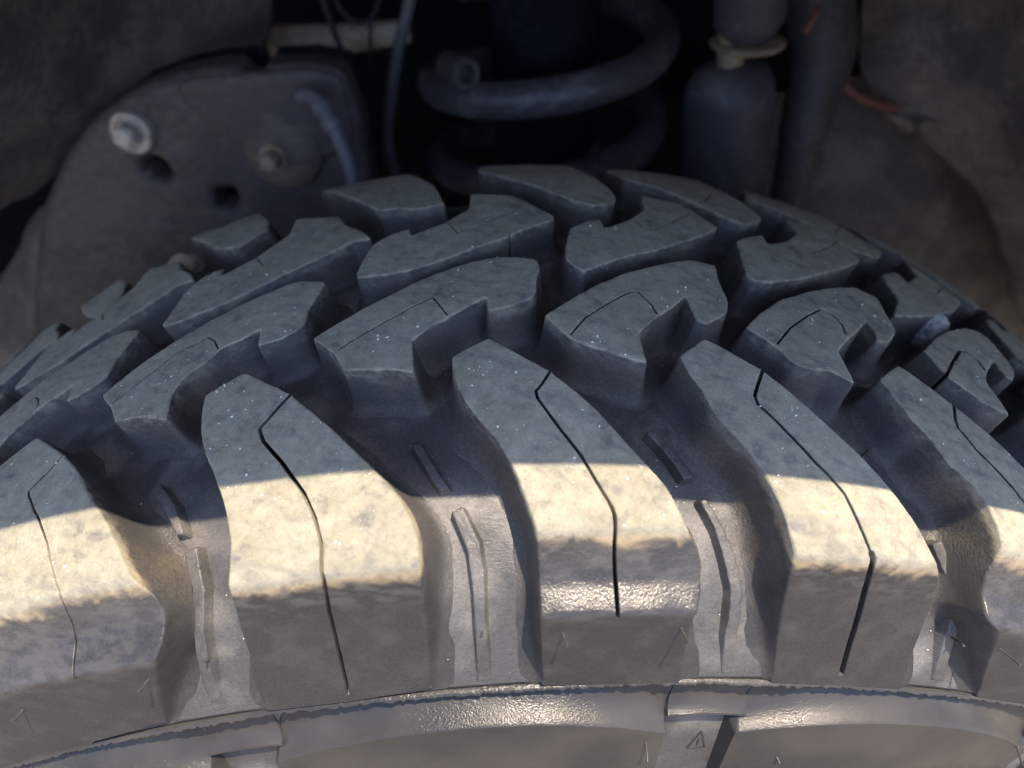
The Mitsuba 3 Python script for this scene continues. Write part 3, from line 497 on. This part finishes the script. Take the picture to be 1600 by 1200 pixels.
# tread blocks: traced ones first, then further repeats round the wheel on both sides
letters = 'ABCDEF'
OPEN = {('H_F', 0): 'oc', ('M_C', 1): 'oc'}
def lay(name, prefix, have, stations, source, fillet, flare, kinds, widths):
    for k in stations:
        src, turn = (have[k], 0.0) if k in have else (None, 0.0)
        if src is None:
            ks = source(k); src = have[ks]; turn = station(k)-station(ks)
        key = f'{prefix}_{src}'
        put(f'tyre__{name}', block_mesh(OUTLINE[key], [(l, widths.get((src, j), 0.00036), OPEN.get((key, j), 'oo' if prefix in 'SF' else 'cc')) for j, l in enumerate(SIPE.get(key, []))], kinds.get(src, 2), fillet, flare, 10*k+len(prefix)+ord(prefix[0]) & 1023, turn), 'tread_rubber', 38)
allk = list(range(0, 6))+list(range(-1, -5, -1))+list(range(6, 9))
lay('shoulder_lug', 'S', {i: letters[i] for i in range(5)}, allk, lambda k: {0: 2, 1: 3}[k % 2] if k < 0 else {0: 2, 1: 3}[k % 2],
    0.0008, 0.0044, {'A': 1, 'C': 1, 'E': 1}, {('A', 0): 0.0005, ('B', 0): 0.0009, ('C', 0): 0.0007, ('C', 1): 0.0009, ('D', 0): 0.0008, ('D', 1): 0.0017, ('E', 0): 0.0009, ('E', 1): 0.0012})
lay('hook_block', 'H', {i: letters[i] for i in range(1, 6)}, allk, lambda k: 1 if k < 1 else 4, 0.0009, 0.0040, {}, {('D', 0): 0.0004, ('E', 0): 0.0005, ('F', 0): 0.0010})
lay('centre_block', 'M', {i: letters[i] for i in range(1, 6)}, allk, lambda k: 1 if k < 1 else 4, 0.0010, 0.0036, {}, {})
lay('far_lug', 'F', {i: letters[i] for i in range(0, 6)}, allk, lambda k: 1 if k < 1 else 4, 0.0010, 0.0038, {}, {})

# raised stone-ejector bars on the groove floor
for key, pts in BAR.items():
    flat = np.array([(math.radians(a)*REF, s*1e-3) for a, s in pts])
    poly = Polygon(flat).buffer(0).buffer(-0.0006).buffer(0.0006)
    if poly.geom_type != 'Polygon': poly = max(poly.geoms, key=lambda g: g.area)
    ring = np.asarray(poly.exterior.coords)
    if not poly.exterior.is_ccw: ring = ring[::-1]
    ring = resample(ring, 0.0007); nr = normals_of(ring)
    pts2, tri = fill(ring-nr*0.0004, [], 0.0012)
    V, F, n = [], [tri], 0
    m = len(ring); prev = np.arange(m); n = 0
    top_h = 0.0034
    for li, (q, h) in enumerate([(pts2, top_h), (ring, top_h-0.0003), (ring+nr*0.0003, 0.0012), (ring+nr*0.0009, -0.0006)]):
        y, R = on_profile(INNER[2], q[:, 1]); y2, R2 = on_profile(OUTER[2], q[:, 1])
        nn = np.stack([y2-y, R2-R], 1); nn /= np.linalg.norm(nn, axis=1, keepdims=True)
        fade = np.clip((q[:, 1]-(-0.1505))/0.020, 0.12, 1) if h > 0 else 1.0
        jit = (meshkit.fbm(np.c_[q*500, q[:, :1]*0], 3, 7)-0.5)*0.0005
        X = spin(q[:, 0]/REF, y+nn[:, 0]*(h*fade+jit), R+nn[:, 1]*(h*fade+jit)); V.append(X)
        if li == 0: n = len(X)
        else:
            cur = np.arange(n, n+m); n += m
            F += [np.stack([prev, cur, np.roll(cur, -1)], 1), np.stack([prev, np.roll(cur, -1), np.roll(prev, -1)], 1)]; prev = cur
    put('tyre__stone_ejector', trimesh.Trimesh(np.vstack(V), np.vstack(F)[:, ::-1], process=False), 'casing_rubber', 40)

# sidewall shields: hollowed ledge under the ridge, arched edge, face below
def shield(a0, a1, low0, low1, R_mid, R_end, y_edge, seed, face=True):
    n, mth = 110, 40
    u = np.linspace(-1, 1, n)
    V = []
    for t in u:
        Re = R_mid-(R_mid-R_end)*abs(t)**2.2
        Pm = [(-0.1160, 0.3580)]
        b0, b1, b2 = np.array((-0.1165, 0.3572)), np.array((-0.1178, Re+0.0016)), np.array((y_edge, Re))
        w = np.linspace(0, 1, 14)[:, None]
        curve = list((1-w)**2*b0+2*(1-w)*w*b1+w*w*b2)
        tail = [(y_edge-0.0006, Re-0.0004), (y_edge-0.0009, Re-0.0012), (y_edge-0.0022, Re-0.0060), (y_edge-0.0048, Re-0.0140), (y_edge-0.0090, Re-0.0280), (y_edge-0.0125, Re-0.0450), (y_edge-0.0135, Re-0.0650)] if face else \
               [(y_edge-0.0003, Re-0.0006), (y_edge+0.0004, Re-0.0016), (y_edge+0.0030, Re-0.0022)]
        prof = np.array(Pm+curve+tail)
        dd = (0.3575-prof[:, 1])/0.0165
        lo = np.clip(dd, 0, 1)
        th = np.radians((a0+(low0-a0)*lo)*(1-t)/2+(a1+(low1-a1)*lo)*(1+t)/2)
        V.append(spin(th, prof[:, 0], prof[:, 1]))
    V = np.array(V); r, c = V.shape[:2]
    skirtL, skirtR = V[0].copy(), V[-1].copy()
    for sk, sg in ((skirtL, -1), (skirtR, 1)):
        sk[:, 1] += 0.009; sk[:, 0] += sg*0.0014
    V = np.concatenate([skirtL[None], V, skirtR[None]]); r += 2
    i = np.arange(r*c).reshape(r, c)
    q = np.stack([i[:-1, :-1], i[:-1, 1:], i[1:, 1:], i[1:, :-1]], -1).reshape(-1, 4)
    v = V.reshape(-1, 3); v = v+np.stack([v[:, 0]*0, (meshkit.fbm(v*260, 3, seed)-0.5)*0.0004, v[:, 2]*0], 1)
    f = np.vstack([q[:, [0, 1, 2]], q[:, [0, 2, 3]]])
    return trimesh.Trimesh(v, f, process=False)
SW = BG['sidewall']
period = SW['gapR'][0]-SW['gapL'][0]
for j, k in enumerate((0, 1, -1, 2, -2)):
    d = k*period
    put('tyre__sidewall_shield', shield(SW['gapL'][1]+d, SW['gapR'][0]+d, SW['lowL'][1]+d+0.1, SW['lowR'][0]+d-0.2, 0.3525, 0.3415, -0.1262, 20+j), 'sidewall_rubber', 30)
    put('tyre__sidewall_saddle', shield(SW['gapR'][0]+d+0.15, SW['gapR'][1]+d-0.15, SW['gapR'][0]+d-0.3, SW['gapR'][1]+d+0.1, 0.3462, 0.3450, -0.1232, 40+j, False), 'sidewall_rubber', 30)
# the small moulded triangle between two shields
a, b, c = (np.array(p) for p in BG['mark'])
nm = np.cross(b-a, c-a); nm /= np.linalg.norm(nm)
if nm[1] > 0: nm = -nm
def strip(p, q, w, h):
    d = (q-p)/np.linalg.norm(q-p); s = np.cross(nm, d)*w/2
    lo, hi = -nm*0.001, nm*h
    v = [p-s+lo, p+s+lo, q+s+lo, q-s+lo, p-s*.6+hi, p+s*.6+hi, q+s*.6+hi, q-s*.6+hi]
    return trimesh.Trimesh(v, [(4, 5, 6), (4, 6, 7), (0, 4, 7), (0, 7, 3), (1, 2, 6), (1, 6, 5), (0, 1, 5), (0, 5, 4), (3, 7, 6), (3, 6, 2)], process=False)
cen = (a+b+c)/3
tri_m = trimesh.util.concatenate([strip(a, b, 0.0008, 0.0004), strip(b, c, 0.0008, 0.0004), strip(c, a, 0.0008, 0.0004), strip(cen+(c-cen)*0.35, cen+((a+b)/2-cen)*0.55, 0.0007, 0.0004)])
put('tyre__triangle_mark', tri_m, 'sidewall_rubber', False)
tell('tyre__triangle_mark', 'small raised triangle mark moulded on the sidewall')

# moulding hairs
for p, q in BG['hairs']:
    p, q = np.array(p), np.array(q)
    mid = (p+q)/2+np.array([0.0001, 0.0002, -0.00025])
    put('tyre__vent_hair', tube([p, mid, q], [0.00045, 0.0003, 0.00026, 0.00042], 7, 0.0004), 'hair_rubber', 60)
tell('tyre', 'black off-road tyre with chunky dusty tread blocks filling the lower half of the view', 'tyre')

# stones caught in the tread
def stone(center, size, seed, squash):
    m = trimesh.creation.icosphere(4, 1.0)
    v = m.vertices*(1+0.5*(meshkit.fbm(m.vertices*1.3+7, 3, seed)-0.5)[:, None])
    v = v+m.vertices*((meshkit.fbm(m.vertices*5+3, 3, seed)-0.5)*0.07)[:, None]
    return trimesh.Trimesh(v*size*np.array(squash)+np.array(center), m.faces, process=False)
k = put('pebble', stone(np.array(BG['pebbles'][0])+[0.0, 0.0, 0.0], 0.0080, 5, (1.0, 0.95, 0.95)), 'stone', True)
tell(k, 'pale grey pebble wedged in the tread groove at the right', 'pebble')
k = put('pebble', stone(np.array(BG['pebbles'][1]), 0.0066, 8, (1.05, 0.9, 0.8)), 'tan_stone', True)
tell(k, 'small tan pebble caught between the far tread blocks at the left', 'pebble')

# sand: loose quartz specks on the block tops
base = trimesh.creation.icosphere(0, 1.0)
V, F, n = [], [], 0
def speck(P, r):
    global n
    s = r*rng.uniform(0.6, 1.3, 3)
    V.append(base.vertices*s+P); F.append(base.faces+n); n += len(base.vertices)
for key, pts in OUTLINE.items():
    if key[0] == 'F': continue
    kind = 1 if key in ('S_A', 'S_C', 'S_E') else 2
    flat = np.array(pts); poly = Polygon(flat).buffer(-0.2)
    a0, s0, a1, s1 = poly.bounds
    if key[0] == 'S': s0 = -101
    count = {'S': 210, 'H': 130, 'M': 60}[key[0]]
    clump = rng.uniform((a0, s0), (a1, s1), (7, 2))
    for t in range(count):
        a, s = (rng.uniform(a0, a1), rng.uniform(s0, s1)) if rng.random() < 0.55 else clump[rng.integers(7)]+rng.normal(0, 1, 2)*(0.30, 2.2)
        if not contains_xy(poly, a, s) or s < s0: continue
        y, R = on_profile(OUTER[kind], s*1e-3)
        speck(spin(math.radians(a), y, R+0.00008), 0.00010+0.00034*rng.random()**4)
for t in range(420):
    a, s = rng.uniform(-26, 28), rng.uniform(-0.15, -0.02)
    y, R = on_profile(INNER[2], s); y2, R2 = on_profile(OUTER[2], s)
    e = np.array([y2-y, R2-R]); e /= np.linalg.norm(e)
    speck(spin(math.radians(a), y+e[0]*0.0003, R+e[1]*0.0003), 0.00008+0.00018*rng.random()**3)
put('sand_grains', trimesh.Trimesh(np.vstack(V), np.vstack(F), process=False), 'sand', False)
tell('sand_grains', 'loose pale sand grains scattered over the tread blocks', 'sand', kind='stuff')

# ---------------------------------------------------------------- the wheel well behind
put('frame_bracket__plate', slab(BG['plate'], 0.02, 0.20, [BG['hole_a'], BG['hole_b']], 0.006, 0.006, 0.0022, 5), 'bracket_paint', 40)
put('frame_bracket__raised_panel', slab(BG['plate_step'], 0.008, 0.1984, (), 0.003, 0.006, 0.0010, 6), 'bracket_paint', 40)
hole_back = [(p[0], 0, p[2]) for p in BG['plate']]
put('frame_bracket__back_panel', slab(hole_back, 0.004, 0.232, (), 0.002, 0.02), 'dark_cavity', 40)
def bolt(c, r_w, r_h, bs):
    w = lathe([(0, -0.004), (r_w, -0.004), (r_w, 0.0012), (r_w*0.93, 0.0022), (r_w*0.74, 0.0022), (r_w*0.70, 0.0010), (0, 0.0010)])
    hx = trimesh.creation.cylinder(r_h, 0.010, sections=6)
    hx.apply_translation([0, 0, 0.005])
    cap = lathe([(0, 0.0100), (r_h*0.86, 0.0100), (r_h*0.70, 0.0118), (0, 0.0122)], 24)
    ax = np.array([-0.10, -1.0, 0.10])
    k = put('frame_bracket__bolt', aim(w, c, ax), bs, 30)
    put(k+'__head', aim(trimesh.util.concatenate([hx, cap]), c, ax), bs, 30)
    return k
c0, c1 = (np.array(p) for p in BG['bolt'])
k = bolt(c0+[0, -0.002, 0], 0.0122, 0.0074, 'zinc'); tell(k, 'bright zinc bolt with wide washer on the bracket')
put('frame_bracket__boss', aim(lathe([(0, -0.004), (0.0235, -0.004), (0.0190, -0.0006), (0.0150, 0.0012), (0.0105, 0.0024), (0, 0.0028)]), c1+[0.004, -0.006, 0.002], (0, -1, 0.1)), 'tan_stain', 40)
k = bolt(c1+[0, -0.009, 0], 0.0085, 0.0058, 'yellow_zinc'); tell(k, 'small dirty tan bolt on a stained boss')
tell('frame_bracket', 'large dark rounded bracket with two bolts and two holes behind the tyre', 'bracket')

b = np.array(BG['bar'])
bar = tube(b, [0.0135, 0.0115, 0.0085], 16, 0.01); bar.vertices = (bar.vertices-b[0])*[1, 1, 1]+b[0]
k = put('metal_bar', bar, 'bare_steel', 50); tell(k, 'short pale bare metal bar near the top left of the well', 'metal bar')
k = put('brake_line', tube(BG['brake_line'], 0.0042, 14), 'line_coating', 60); tell(k, 'grey blue upright pipe left of the coil spring', 'pipe')
k = put('cable', tube(BG['cable_a'], 0.0023, 10), 'cable_sheath', 60); tell(k, 'thin black cable hanging in front of the pale metal bar', 'cable')
k = put('cable', tube(BG['cable_b'], 0.0022, 10), 'cable_sheath', 60); tell(k, 'thin black cable bent into a loop above the pale metal bar', 'cable')
k = put('cable', tube(BG['cable_c'], 0.0014, 10), 'cable_sheath', 60); tell(k, 'thinnest black cable hanging beside the grey blue pipe', 'cable')
k = put('brake_hose__hose', tube(BG['hose'], 0.0045, 16, 0.0008), 'line_coating', 60)
hp = np.array(BG['hose'])
for t0, t1 in ((2, 3), (3, 4)):
    d = hp[t1]-hp[t0]
    put('brake_hose__collar', aim(lathe([(0.0046, -0.003), (0.0060, -0.0025), (0.0060, 0.0025), (0.0046, 0.003)], 24), hp[t0], d), 'line_coating', 40)
tell('brake_hose', 'grey ribbed rubber hose curving down beside the bracket', 'hose')

# coil spring
sp_c, sp_r, wire = np.array([0.040, 0.280]), 0.078, 0.0112
z_hi, z_lo = BG['spring'][0][2], BG['spring'][1][2]
pz = 0.054
w = np.linspace(-2*np.pi*3.2, 2*np.pi*0.62, 360)            # 0 = front of the upper coil
hel = np.stack([sp_c[0]+sp_r*np.sin(w), sp_c[1]-sp_r*np.cos(w), z_hi+pz*w/(2*np.pi)], 1)
k = put('coil_spring', tube(hel, wire, 18, 0.004), 'black_steel', 60)
tell(k, 'thick black steel coil spring standing behind the tyre', 'coil spring')
k = put('bump_stop', aim(lathe([(0, -0.25), (0.028, -0.25), (0.028, -0.05), (0.036, -0.04), (0.036, 0.2), (0, 0.2)]), [sp_c[0], sp_c[1], 0.38], (0, 0, 1)), 'dark_cavity', 40)
tell(k, 'dark cylinder standing inside the coil spring', 'bump stop')

bu = np.array(BG['bushing'])
k = put('bushing', aim(lathe([(0, -0.020), (0.0100, -0.020), (0.0100, 0.003), (0.0085, 0.005), (0.0055, 0.005), (0.0050, -0.004), (0, -0.004)], 32), bu, (0.45, -1, 0.1)), 'worn_black', 40)
tell(k, 'small round hollow bushing at the left end of the coil spring', 'bushing')

# shock absorber
s0, s1, s2, s3 = (np.array(p) for p in BG['shock'])
ax = s1-s0; ax /= np.linalg.norm(ax); L = np.linalg.norm(s1-s0)
put('shock_absorber__body', aim(lathe([(0, -0.2), (0.0285, -0.2), (0.0290, L-0.012), (0.0280, L-0.004), (0.0235, L+0.004), (0.0150, L+0.0075), (0, L+0.009)]), s0, ax), 'shock_paint', 40)
put('shock_absorber__rod', aim(lathe([(0, 0), (0.0085, 0), (0.0085, 0.09), (0, 0.09)], 24), s1, ax), 'yellow_zinc', 40)
put('shock_absorber__washer', aim(lathe([(0, -0.0018), (0.0220, -0.0016), (0.0232, 0.0), (0.0220, 0.0016), (0, 0.0024)]), s3, ax+np.array([0.10, -0.04, 0])), 'yellow_zinc', 40)
put('shock_absorber__cup', aim(lathe([(0, 0.003), (0.015, 0.003), (0.021, 0.012), (0.021, 0.06), (0, 0.06)]), s3, ax), 'shock_paint', 40)
tell('shock_absorber', 'dark upright shock absorber with a tan washer on its top right of the coil spring', 'shock absorber')

# the upright arm right of it
k = put('steel_arm', tube(BG['arm'], [0.025, 0.022, 0.020, 0.017, 0.014, 0.012], 20, 0.004), 'bracket_paint', 60)
tell(k, 'dark curved steel arm between the shock absorber and the right liner', 'arm')
k = put('red_wire', tube(BG['wire'], 0.0030, 12), 'red_sheath', 60); tell(k, 'curved red wire hanging beside the right liner', 'wire')
k = put('red_wire', tube(BG['wire_b'], 0.0018, 12), 'red_sheath', 60); tell(k, 'short red wire end on the curved steel arm', 'wire')

# liners
k = put('wheel_arch_liner', sheet(BG['liner_left'], 80, 0.004, 0.004, 2, 22), 'liner_plastic', True); tell(k, 'dark brown dusty plastic liner at the upper left', 'wheel arch liner')
k = put('wheel_arch_liner', sheet(BG['liner_right'], 90, 0.004, 0.006, 5, 26), 'liner_mud', True); tell(k, 'lumpy brown dusty plastic liner at the upper right with a ragged lower edge', 'wheel arch liner')
k = put('splash_shield', sheet(BG['splash_low'], 60, 0.004, 0.004, 8, 24), 'liner_plastic', True); tell(k, 'brown curved splash shield low at the left behind the tyre', 'splash shield')
k = put('frame_plate', sheet(BG['plate_right'], 70, 0.006, 0.003, 9, 18), 'liner_plastic', True); tell(k, 'dark brown plate behind the tyre under the right liner', 'plate')
k = put('liner_flap', slab(BG['flap'], 0.003, 0.262, (), 0.002, 0.004, 0.001, 4), 'tan_stain', 40); tell(k, 'small pale torn flap on the lower edge of the right liner', 'flap')

# the vehicle round it: inner panel, roof of the well, fender
bx = lambda lo, hi: trimesh.creation.box(bounds=[lo, hi])
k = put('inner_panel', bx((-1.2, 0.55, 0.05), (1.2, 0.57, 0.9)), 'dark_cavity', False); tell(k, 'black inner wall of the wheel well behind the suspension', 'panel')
lip = np.array(BG['lip'])
lx = np.linspace(lip[0, 0], lip[-1, 0], 160)
from scipy.interpolate import PchipInterpolator
lz = PchipInterpolator(lip[:, 0], lip[:, 1])(lx)
def loft(sections, thick=0.0):
    P = np.array(sections); r, c = P.shape[:2]
    i = np.arange(r*c).reshape(r, c)
    q = np.stack([i[:-1, :-1], i[:-1, 1:], i[1:, 1:], i[1:, :-1]], -1).reshape(-1, 4)
    return trimesh.Trimesh(P.reshape(-1, 3), np.vstack([q[:, [0, 1, 2]], q[:, [0, 2, 3]]]), process=False)
lip3 = lambda dy, dz: np.stack([lx, np.full_like(lx, -0.105+dy), lz+dz], 1)
outer = np.stack([lx, np.full_like(lx, -0.082), np.maximum(lz+0.28, 0.86)], 1)
put('fender__skin', loft([lip3(0.030, 0.012), lip3(0.004, 0.001), lip3(0, 0), lip3(-0.003, 0.004), lip3(-0.004, 0.02), lip3(0.0, 0.06), lip3(0.012, 0.14), outer, outer+[0, 0.12, 0.03], outer+[0, 1.9, 0.06]]), 'body_paint', 30)
tell('fender', 'painted fender whose arch shades the tyre from the sun', 'fender')
arch = [lip3(0.028, 0.012)]+[np.stack([lx*1.04, np.full_like(lx, y), lz*1.0+d], 1) for y, d in ((-0.065, 0.05), (0.02, 0.075), (0.12, 0.08), (0.30, 0.075), (0.545, 0.06))]
k = put('wheel_well_roof', loft(arch), 'liner_plastic', 40); tell(k, 'dark curved roof of the wheel well above the tyre', 'wheel well')
k = put('ground', bx((-150, -150, -0.5), (150, 150, -0.421)), 'ground_gravel', False); tell(k, 'bare sandy ground under the tyre', kind='structure')

parts = [bx((-2.2, -0.075, 0.84), (-0.70, 1.9, 0.92)), bx((0.62, -0.075, 0.84), (2.6, 1.9, 0.92)), bx((0.60, -0.092, -0.05), (2.6, -0.062, 0.84)), bx((-1.1, -0.092, 0.0), (-0.69, -0.062, 0.84)),
         bx((-1.1, 0.60, -0.02), (2.6, 1.2, 0.12)), bx((-1.12, -0.10, 0.0), (-1.08, 1.9, 0.84))]
for j, (nm, m) in enumerate(zip(('bonnet', 'roof_panel', 'door', 'front_panel', 'underbody', 'bumper'), parts)):
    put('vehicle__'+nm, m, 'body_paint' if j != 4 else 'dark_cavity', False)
tell('vehicle', 'painted vehicle body round the wheel arch', 'vehicle')
rim = lathe([(0.0, 0.03), (0.06, 0.035), (0.075, 0.02), (0.16, 0.045), (0.20, 0.02), (0.212, 0.0), (0.218, 0.09), (0.232, 0.102), (0.236, 0.112), (0.230, 0.114), (0.222, 0.104), (0.208, 0.095), (0.205, -0.10), (0.228, -0.112), (0.224, -0.118), (0.2, -0.11)], 96)
put('wheel__rim', aim(rim, [0, 0, 0], (0, -1, 0)), 'shock_paint', 30)
tell('wheel', 'dark steel wheel inside the tyre', 'wheel')
